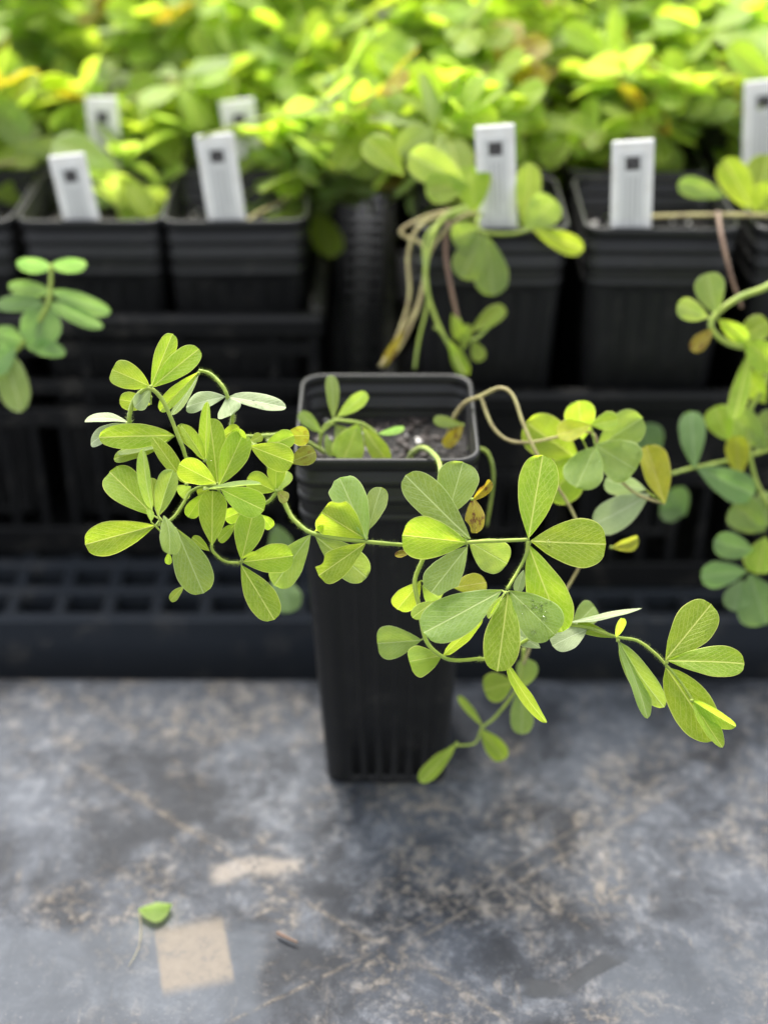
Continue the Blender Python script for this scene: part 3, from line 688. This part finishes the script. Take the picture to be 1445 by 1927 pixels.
leaf(main, c1, .4, [(896, 460, 664, 520, 112, d(roll=36, dt=1.0, curl=15, **PALE)), (912, 462, 1252, 524, 96, d(roll=-40, dt=.8, a=.7, b=.5, **PALE)), (902, 470, 928, 570, 150, d(roll=25, dt=-.7, a=1.0, b=.25, **PALE))])
leaf(main, c1, .4, [(1036, 752, 1294, 850, 166, d(dt=-.3, roll=8, b=.42)), (1120, 760, 1297, 690, 118, d(db=.6, dt=1.0)), (1040, 725, 1110, 690, 60, d(db=1., dt=1.2))])
leaf(main, c1, 2.0, [(1240, 690, 1390, 690, 118, d(m=M_OLIVE, roll=20)), (1270, 850, 1426, 786, 118, d(m=M_OLIVE, roll=-10))])
leaf(main, c1, 1.0, [(1188, 1018, 1022, 940, 132, d()), (1190, 1012, 1196, 850, 112, d(roll=20)), (1198, 1020, 1258, 900, 100, d(dt=1.2)), (1200, 1020, 1262, 1075, 70, d(m=M_OLIVE))])
# middle of the runner ---------------------------------------------------
leaf(main, c2, .3, [(140, 1118, -75, 1420, 190, d(m=M_SIDE, dt=1.2, roll=10, flip=True)), (168, 1128, 470, 1372, 196, d(m=M_SIDE, db=.3, dt=1.2, roll=-8, flip=True)), (165, 1100, 212, 1062, 26, d(roll=40, dt=-.5))])
leaf(main, c2, -.1, [(470, 1150, 310, 782, 205, d(m=M_SIDE, dt=.6, roll=20, a=.8, b=.28, bite=[(.97, 1, .4, .12)])), (460, 1142, 205, 985, 245, d(dt=-.6, fold=-.55, roll=-12, b=.36, bite=[(.85, -1, .25, .15)])), (466, 1166, 188, 1360, 178, d(dt=-.8, roll=-8, b=.3, bite=[(.86, -1, .45, .13)])), (478, 1095, 556, 838, 130, d(db=.6, dt=1.0, m=M_SIDE, flip=True))])
leaf(main, c2, 0, [(1082, 1142, 700, 768, 208, d(m=M_SIDE, dt=.4, roll=16, b=.45)), (1066, 1165, 680, 1122, 252, d(dt=-.5, roll=-8, b=.4)), (1066, 1188, 850, 1462, 205, d(m=M_SIDE, dt=-.7, roll=12, b=.36, bite=[(.85, 1, .3, .2)])), (950, 1010, 1040, 690, 250, d(db=.9, dt=1.4, m=M_SIDE, roll=-6)), (1075, 1160, 1300, 1290, 215, d(db=.5, dt=.9, m=M_SIDE, roll=8, flip=True))])
leaf(main, c2, 1.8, [(1090, 920, 1202, 800, 66, d(m=M_OLD, roll=30, fold=.6, bite=[(.7, 1, .5, .2)])), (1100, 900, 1120, 1110, 120, d(m=M_OLD, roll=20, bite=[(.8, -1, .4, .2)]))], name='withered_leaf')
leaf(main, c2, 1.2, [(735, 1215, 640, 1246, 44, d(m=M_OLD, roll=30))], name='withered_leaf')
leaf(main, c2, .9, [(975, 1430, 1176, 1400, 130, d(m=M_YELLOW, roll=-20, dt=1.2)), (790, 1390, 650, 1560, 142, d(dt=.9)), (800, 1420, 905, 1500, 150, d(m=M_SIDE, dt=1.3))])
leaf(main, c2, .5, [(880, 1508, 742, 1610, 84, d(roll=20)), (792, 1742, 534, 1762, 206, d(m=M_SIDE, db=1.0, dt=2.2, b=.4)), (918, 1832, 722, 1868, 182, d(dt=-.3, roll=25, b=.35, fold=-.3))])
# right-hand runner ------------------------------------------------------
leaf(main, c3, 0, [(597, 366, 648, 70, 144, d(dt=.7, roll=6)), (606, 376, 874, 388, 178, d(dt=-.2, roll=-6, b=.42)), (597, 390, 718, 702, 150, d(dt=-.2, db=.1, roll=16)), (580, 480, 556, 560, 40, d(db=.8, dt=1., **PALE))])
leaf(main, c3, -.6, [(502, 553, 222, 705, 160, d(m=M_SIDE, dt=-.5, roll=18, b=.42)), (524, 560, 486, 843, 128, d(dt=-1.1, roll=-6)), (530, 556, 692, 712, 158, d(m=M_SIDE, dt=-.6, roll=-14, b=.38)), (512, 566, 455, 655, 24, d(roll=40, fold=.8, db=-.3, dt=-.9)), (505, 572, 462, 640, 18, d(roll=-40, fold=.8, db=-.3, dt=-.8))])
leaf(main, c3, .2, [(806, 694, 682, 752, 92, d(roll=25, dt=-.4, **PALE)), (742, 670, 1002, 617, 34, d(roll=-76, dt=.4, a=.5, b=.5, **PALE)), (905, 722, 768, 678, 44, d(roll=40, dt=.3)), (750, 690, 832, 610, 90, d(db=2.5, dt=4, m=M_SIDE))])
leaf(main, c3, .3, [(520, 815, 662, 1026, 44, d(roll=58, dt=-.3, a=.6, b=.5)), (292, 785, 432, 650, 40, d(roll=60, dt=.2, a=.5, b=.5)), (640, 760, 548, 705, 60, d(db=.6, dt=.9, **PALE))])
leaf(main, c3, -.1, [(912, 722, 926, 652, 34, d(roll=45, fold=.5)), (922, 738, 1082, 972, 84, d(roll=35, dt=-.6, m=M_SIDE, a=.7, b=.5)), (916, 738, 1022, 1012, 60, d(roll=-55, dt=-.9, m=M_SIDE, a=.6, b=.5))])
leaf(main, c3, -.1, [(1087, 802, 1250, 602, 148, d(dt=.5, roll=6)), (1096, 805, 1368, 815, 112, d(dt=-.2, roll=-14)), (1088, 828, 1262, 1090, 150, d(db=.2, dt=-.3, roll=12, a=.7, b=.5))])
leaf(main, c3, -.5, [(1180, 945, 1338, 1040, 58, d(roll=35, fold=.6, a=.6, b=.55, dt=-.6)), (1184, 950, 1290, 1116, 60, d(roll=-30, fold=.6, a=.6, b=.55, dt=-.7))])
# the runner that leaves the pot on the far side --------------------------
stem(main, c0, [(838, 838, 13.), (850, 795, 12.), (872, 760, 11), (905, 745, 10), (940, 730, 9), (965, 745, 8.6), (985, 800, 8.2), (1015, 865, 7.8), (1048, 915, 7.5), (1080, 970, 7.5), (1100, 1035, 7.6), (1065, 1110, 8), (1010, 1190, 9), (985, 1250, 10)], .0014, .0009, M_TAN, hairs=150)
stem(main, c0, [(905, 747, 10), (925, 800, 9.5), (955, 828, 9), (1000, 832, 8.4), (1060, 820, 7.8), (1115, 815, 7.6), (1130, 860, 7.6), (1190, 925, 8.2), (1250, 948, 9)], .0012, .0009, M_TAN, hairs=100)
stem(main, c0, [(880, 845, 11), (915, 850, 11), (928, 900, 11), (915, 990, 11.5)], .0012, .0009, M_STEM)
leaf(main, c0, 8.2, [(1090, 866, 990, 795, 80, d()), (1110, 848, 1030, 938, 84, d()), (1096, 828, 1088, 754, 58, d()), (1122, 842, 1208, 786, 68, d(m=M_SIDE))])
leaf(main, c0, 7.3, [(1120, 840, 1084, 918, 74, d(m=M_SIDE, roll=10)), (1118, 836, 1196, 884, 84, d(m=M_SIDE, roll=-10, b=.36)), (1112, 800, 1048, 818, 42, d(m=M_YELLOW, roll=30)), (1112, 800, 1163, 789, 36, d(roll=-15))])
leaf(main, c0, 8.8, [(1250, 948, 1216, 838, 56, d(m=M_YELLOW, roll=30, fold=.5)), (1215, 922, 1138, 902, 42, d(roll=-30, **PALE)), (1222, 930, 1116, 988, 62, d(roll=-30, **PALE))])
leaf(main, c0, 9.5, [(1150, 1030, 1200, 1012, 26, d(m=M_OLIVE, roll=40, fold=.7))], name='withered_leaf')
# low sprig hanging beside the pot ----------------------------------------
stem(main, c3, [(580, 760, 10.), (575, 830, 10.5), (555, 905, 11), (480, 1005, 12), (432, 1045, 12.5), (405, 1100, 13), (335, 1108, 13)], .0011, .0007)
leaf(main, c3, 11, [(545, 880, 438, 912, 108, d()), (578, 900, 602, 800, 78, d(m=M_SIDE)), (574, 892, 574, 1068, 84, d(m=M_SIDE))])
leaf(main, c3, 12.7, [(424, 1048, 512, 1158, 72, d()), (436, 1042, 345, 932, 30, d(roll=45))])
leaf(main, c3, 13, [(340, 1100, 210, 1240, 60, d(roll=35))])
leaf(main, c2, 9.0, [(-70, 1060, -20, 1230, 160, d(m=M_BLUE, db=8, dt=8)), (-60, 1330, 20, 1580, 200, d(m=M_BLUE, db=9, dt=8))])
# young shoot inside the pot ----------------------------------------------
stem(main, c2, [(200, 625, 10), (195, 560, 9.8), (222, 482, 9.6), (280, 445, 9.4), (360, 448, 9.2), (450, 465, 9.), (530, 522, 9)], .0011, .0009)
leaf(main, c2, 9.4, [(274, 436, 260, 176, 84, d(roll=20, m=M_SIDE)), (294, 426, 474, 282, 92, d(m=M_SIDE)), (288, 470, 374, 588, 124, d(m=M_SIDE, b=.36)), (206, 516, 74, 398, 80, d(m=M_SIDE))])
leaf(main, c2, 8.7, [(420, 462, 330, 690, 190, d(dt=-.6)), (448, 480, 598, 694, 118, d(dt=-.6)), (230, 525, 268, 655, 56, d(m=M_SIDE)), (532, 524, 694, 488, 46, d(roll=30, m=M_BLUE))])
leaf(main, c0, 11, [(872, 800, 835, 840, 26, d(m=M_OLD)), (870, 800, 815, 790, 22, d(m=M_SIDE))])
# a few water drops on the blades -----------------------------------------
t = NT('water_drop'); M_DROP = t.done(t.pbr((1, 1, 1), .03, Transmission_Weight=1.0, IOR=1.33))
def drops():
    rd = random.Random(8); V, F = [], []
    ico = bmesh.new(); bmesh.ops.create_icosphere(ico, subdivisions=2, radius=1); iv = [v.co.copy() for v in ico.verts]; iff = [[v.index for v in f.verts] for f in ico.faces]; ico.free()
    bpy.context.view_layer.update(); dg = bpy.context.evaluated_depsgraph_get()
    spots = [(c3(rd.gauss(625, 28), rd.gauss(610, 25)), rd.uniform(.0003, .0008)) for _ in range(26)]
    spots += [(c3(615, 706), .0013), (c3(668, 382), .0014), (c3(652, 655), .0014), (c1(1138, 1570), .0012), (c1(1085, 1560), .0008), (c1(1100, 1590), .0007)]
    spots += [(c1(rd.gauss(1100, 40), rd.gauss(1640, 60)), rd.uniform(.0003, .0005)) for _ in range(14)]
    spots += [(c1(rd.gauss(1080, 90), rd.gauss(510, 18)), rd.uniform(.0003, .0006)) for _ in range(20)]
    spots += [(c0(rd.gauss(1145, 25), rd.gauss(855, 15)), rd.uniform(.0004, .0008)) for _ in range(14)]
    spots += [(c0(rd.uniform(200, 520), rd.uniform(820, 1150)), rd.uniform(.0002, .0004)) for _ in range(60)]
    for p, r in spots:
        hit, loc, nrm, _, ob, _ = scene.ray_cast(dg, CAM, ray(*p).normalized())
        if not hit or ob.name.split('.')[0] != 'leaflet': continue
        if nrm.dot(ray(*p)) > 0: nrm = -nrm
        q = Vector((0, 0, 1)).rotation_difference(nrm).to_matrix(); k = len(V)
        for v in iv: V.append(loc + q @ Vector((v.x * r, v.y * r, v.z * r * .6 + r * .3)))
        F += [[k + i for i in f] for f in iff]
    o = put('water_drops', mesh_of('drops', V, F, M_DROP, True), main, -Vector(main.location)); o['kind'] = 'stuff'
drops()

# ------------------------------------------------------------------ sprig reaching in beside the slatted crate
B0 = .86
sprig = empty('leafy_sprig', at(-30, 760, B0), label='blue-green leafy sprig with opposite oval leaves in front of the slatted crate', cat='plant')
stem(sprig, c0, [(97, 498, 0), (95, 545, 0), (88, 580, 0), (45, 645, .5), (-10, 700, 1), (-60, 820, 2)], .0012, .0018, base=B0)
leaf(sprig, c0, 0, [(97, 500, 32, 497, 30, d(m=M_BLUE, roll=-20, a=.6, b=.5)), (97, 500, 164, 497, 28, d(m=M_BLUE, roll=20, a=.6, b=.5))], base=B0)
leaf(sprig, c0, .2, [(95, 548, 16, 538, 32, d(m=M_BLUE, roll=-15, a=.6, b=.5)), (97, 548, 208, 588, 36, d(m=M_BLUE, roll=10, a=.6, b=.5)), (92, 570, 194, 616, 30, d(m=M_BLUE, roll=10, a=.6, b=.5)), (88, 574, 66, 652, 76, d(m=M_BLUE, roll=-5, a=.55, b=.5)), (82, 570, -8, 574, 32, d(m=M_BLUE, roll=15, a=.6, b=.5))], base=B0)
leaf(sprig, c0, .6, [(42, 642, 124, 664, 32, d(m=M_BLUE, roll=12, a=.6, b=.5)), (42, 642, -12, 628, 44, d(m=M_BLUE, a=.6, b=.5)), (5, 655, 42, 775, 58, d(m=M_SIDE, a=.7, b=.5)), (30, 650, -20, 700, 48, d(m=M_BLUE))], base=B0)

# ------------------------------------------------------------------ plant trailing from the banded crate's outer pot
Z0 = .83
zx = empty('trailing_plant', (RXs[2], RYs[0], PZR + SOILZ), label='leafy plant with teal and lime leaves trailing down beside the banded crate', cat='plant')
stem(zx, c0, [(1480, 410, 9), (1420, 405, 7), (1300, 405, 7.5), (1200, 408, 9)], .0016, .0012, M_TAN, base=Z0)
stem(zx, c0, [(1350, 400, 6), (1358, 450, 4.5), (1375, 520, 4), (1395, 580, 4)], .0015, .0011, M_BROWN, base=Z0)
stem(zx, c0, [(1520, 430, 6), (1490, 500, 2), (1445, 538, 1), (1390, 560, .5), (1345, 593, .3), (1340, 622, .3), (1378, 650, .5), (1445, 662, 1), (1440, 720, 1), (1405, 790, 1), (1420, 900, 1), (1460, 990, 1.5), (1420, 1080, 2)], .0022, .0012, M_STEM, base=Z0)
stem(zx, c0, [(1500, 830, 2), (1400, 860, 1.5), (1305, 880, 1), (1262, 892, 1)], .0012, .0010, M_STEM, base=Z0)
leaf(zx, c0, .2, [(1346, 592, 1330, 514, 56, d(m=M_SIDE)), (1332, 598, 1273, 574, 42, d(m=M_SIDE, flip=True)), (1340, 620, 1300, 660, 30, d(m=M_OLD))], base=Z0)
leaf(zx, c0, .4, [(1350, 600, 1405, 640, 34, d(roll=30)), (1385, 640, 1445, 605, 50, d()), (1400, 640, 1460, 690, 60, d()), (1410, 660, 1380, 790, 36, d(roll=20))], base=Z0)
leaf(zx, c0, .8, [(1306, 882, 1300, 774, 50, d(m=M_BLUE)), (1310, 880, 1418, 932, 60, d(m=M_BLUE)), (1370, 830, 1345, 765, 56, d(m=M_LEAF)), (1390, 900, 1385, 820, 44, d(m=M_YELLOW))], base=Z0)
leaf(zx, c0, 1.0, [(1440, 840, 1372, 782, 66, d(m=M_SIDE)), (1440, 760, 1400, 700, 50, d()), (1420, 850, 1470, 780, 70, d(m=M_SIDE))], base=Z0)
leaf(zx, c0, 1.2, [(1440, 1000, 1378, 950, 70, d(m=M_SIDE)), (1420, 1040, 1342, 1018, 50, d(m=M_BLUE)), (1405, 1075, 1318, 1085, 50, d(m=M_BLUE)), (1440, 1010, 1425, 1080, 60, d()), (1410, 1080, 1440, 1175, 90, d(m=M_BLUE)), (1420, 1000, 1460, 930, 60, d(m=M_SIDE)), (1395, 1090, 1380, 1150, 50, d(m=M_BLUE))], base=Z0)
leaf(zx, c0, 7, [(1290, 970, 1255, 925, 60, d(m=M_BLUE)), (1230, 870, 1205, 800, 70, d(m=M_BLUE)), (1290, 960, 1240, 965, 40, d(m=M_BLUE))], base=Z0)
leaf(zx, c0, 8, [(1420, 400, 1362, 300, 60, d()), (1420, 395, 1445, 290, 70, d()), (1420, 400, 1460, 350, 60, d()), (1365, 370, 1275, 345, 40, d(m=M_SIDE))], base=Z0)

# ------------------------------------------------------------------ straggling plant of the pot beside the gap
A0 = .875
st = empty('straggling_plant', (RXs[0], RYs[0], PZR + SOILZ), label='straggling plant whose bare tan stems hang over its pot beside the crate gap', cat='plant')
for pts, m_, r_ in (([(905, 395, 3), (850, 400, 1.5), (790, 425, 0), (768, 480, 0), (770, 560, 0), (745, 640, 0), (715, 690, -.4)], M_TAN, .0014),
                    ([(910, 392, 3), (860, 395, 1.2), (820, 430, -.2), (800, 520, -.4), (820, 600, -.3), (850, 660, -.4), (872, 705, -.6)], M_STEM, .0017),
                    ([(900, 398, 3), (850, 405, 1.2), (838, 470, .2), (848, 540, 0), (862, 605, 0)], M_BROWN, .0016),
                    ([(905, 396, 3), (830, 400, 1.8), (775, 420, .8), (755, 440, .6), (800, 470, .4), (790, 560, .3), (760, 620, .3), (735, 665, .2)], M_TAN, .0014),
                    ([(905, 396, 3), (860, 402, 1.), (800, 450, -.2), (805, 560, -.2), (788, 640, -.2), (780, 695, -.2)], M_STEM, .0012),
                    ([(915, 395, 3), (900, 410, 1.5), (905, 435, 1), (960, 440, .8), (1000, 430, 1)], M_STEM, .0014),
                    ([(920, 398, 3), (865, 410, 1.), (812, 470, -.1), (790, 570, -.2), (755, 650, -.1), (728, 680, 0)], M_TAN, .0011),
                    ([(862, 600, -.3), (890, 640, -.4), (945, 585, -.4)], M_STEM, .0012)):
    stem(st, c0, pts, r_, r_ * .75, m_, base=A0)
leaf(st, c0, .3, [(905, 438, 868, 524, 62, d(m=M_SIDE)), (912, 440, 930, 556, 66, d(m=M_SIDE)), (900, 430, 850, 450, 50, d(m=M_SIDE))], base=A0)
leaf(st, c0, 1.2, [(990, 432, 996, 306, 50, d(m=M_LEAF, flip=True)), (990, 430, 1044, 375, 66, d(m=M_SIDE, flip=True)), (1000, 430, 1098, 470, 40, d(roll=20, dt=-1))], base=A0)
leaf(st, c0, -.3, [(890, 640, 905, 680, 28, d()), (885, 625, 950, 578, 34, d(m=M_LEAF)), (870, 660, 880, 610, 22, d())], base=A0)
leaf(st, c0, -.6, [(845, 640, 878, 708, 30, d()), (760, 620, 720, 690, 18, d(m=M_OLD)), (850, 590, 870, 640, 26, d())], base=A0)
leaf(st, c0, .5, [(895, 400, 880, 315, 78, d(m=M_LEAF, b=.36)), (880, 350, 770, 290, 70, d(m=M_SIDE, flip=True)), (880, 345, 800, 360, 60, d(flip=True)), (760, 330, 690, 260, 60, d())], base=A0)

# ------------------------------------------------------------------ litter on the table
lv = empty('fallen_leaf', tz(290, 1712), label='small curled green leaf lying on the slate table beside the tan square', cat='leaf')
a_, b_ = tz(326, 1712) + Vector((0, 0, .001)), tz(262, 1722) + Vector((0, 0, .001))
x = leaflet(a_, b_, .018, None, M_SIDE, R(8), -.85, R(55), nh=Vector((0, .1, 1)), name='blade', a=.6, b=.6); x.parent = lv; x.location = a_ - Vector(lv.location) + Vector((0, 0, .0035))
P = [tz(262, 1722) + Vector((0, 0, .0022)), tz(266, 1745) + Vector((0, 0, .0016)), tz(262, 1785) + Vector((0, 0, .0014)), tz(243, 1822) + Vector((0, 0, .0014))]
o = put('stalk', tube_mesh('stalk', P, .00022, .00015, M_TAN, 5), lv); o.location = -Vector(lv.location)
tw = tz(540, 1770); P = [tz(522, 1760) + Vector((0, 0, .002)), tw + Vector((0, 0, .0025)), tz(560, 1778) + Vector((0, 0, .002))]
o = put('twig_bit', tube_mesh('twig', [p - tw for p in P], 0.0010, .0006, M_BROWN, 6), None, tw, label='short brown twig bit lying on the table near the embossed cross', cat='twig')

tp = at_y(470, 412, .232)
put('dry_twig', tube_mesh('twig', [p - tp for p in (at_y(462, 418, .232) - Vector((0, 0, .012)), tp, at_y(520, 385, .262), at_y(568, 355, .292))], .0013, .0009, M_TAN, 6), None, tp, label='thin dry twig lying across the pot at the crate gap', cat='twig')
lf_root = empty('seedling', (LX[1] + .02, LYs[0], PZL + SOILZ), label='seedling with two long green leaves right of the leaning label', cat='plant')
stem(lf_root, c0, [(228, 428, 2), (226, 360, .5), (228, 325, 0), (200, 300, 0)], .0011, .0008, base=.97)
leaf(lf_root, c0, 0, [(228, 325, 288, 412, 44, d(roll=-20)), (222, 320, 100, 268, 60, d(m=M_SIDE, roll=30)), (226, 318, 165, 318, 40, d(m=M_SIDE))], base=.97)

for px_, y_, r_, h_, lb in ((697, .62, .0024, .22, 'pale upright stake in the foliage behind the crate gap'), (372, .60, .0013, .20, 'thin greyish stake in the foliage of the slatted crate')):
    q_ = at_y(px_, 150, y_); b_ = Vector((q_.x, y_, .2))
    put('plant_stake', tube_mesh('stake', [Vector((0, 0, 0)), Vector((.001, .003, h_ * .5)), Vector((.004, .004, h_))], r_, r_ * .8, M_TAN, 7), None, b_, label=lb, cat='stake')

# foliage that would hang over the faces of the white tags is pinched back
TAGS = ((75, 275, 200, 450, .92), (340, 235, 470, 430, .92), (1120, 245, 1250, 440, .9), (890, 225, 975, 300, .9), (160, 175, 235, 260, 1.0), (420, 180, 490, 320, 1.0), (210, 130, 262, 190, 1.12), (1400, 140, 1445, 260, 1.0))
bpy.context.view_layer.update()
for o in [o for o in scene.objects if o.name.split('.')[0] == 'leaf' and o.parent and o.parent.name.split('.')[0] == 'legume_plant']:
    c_ = o.matrix_world @ Vector((.014, 0, 0)); r_ = c_ - CAM; z_ = r_.dot(FW); u_, v_ = CX + FPX * r_.x / z_, CY - FPX * r_.dot(UP) / z_
    if any(a - 28 < u_ < c + 28 and b - 18 < v_ < d_ + 10 and z_ < q + .03 for a, b, c, d_, q in TAGS): bpy.data.objects.remove(o)
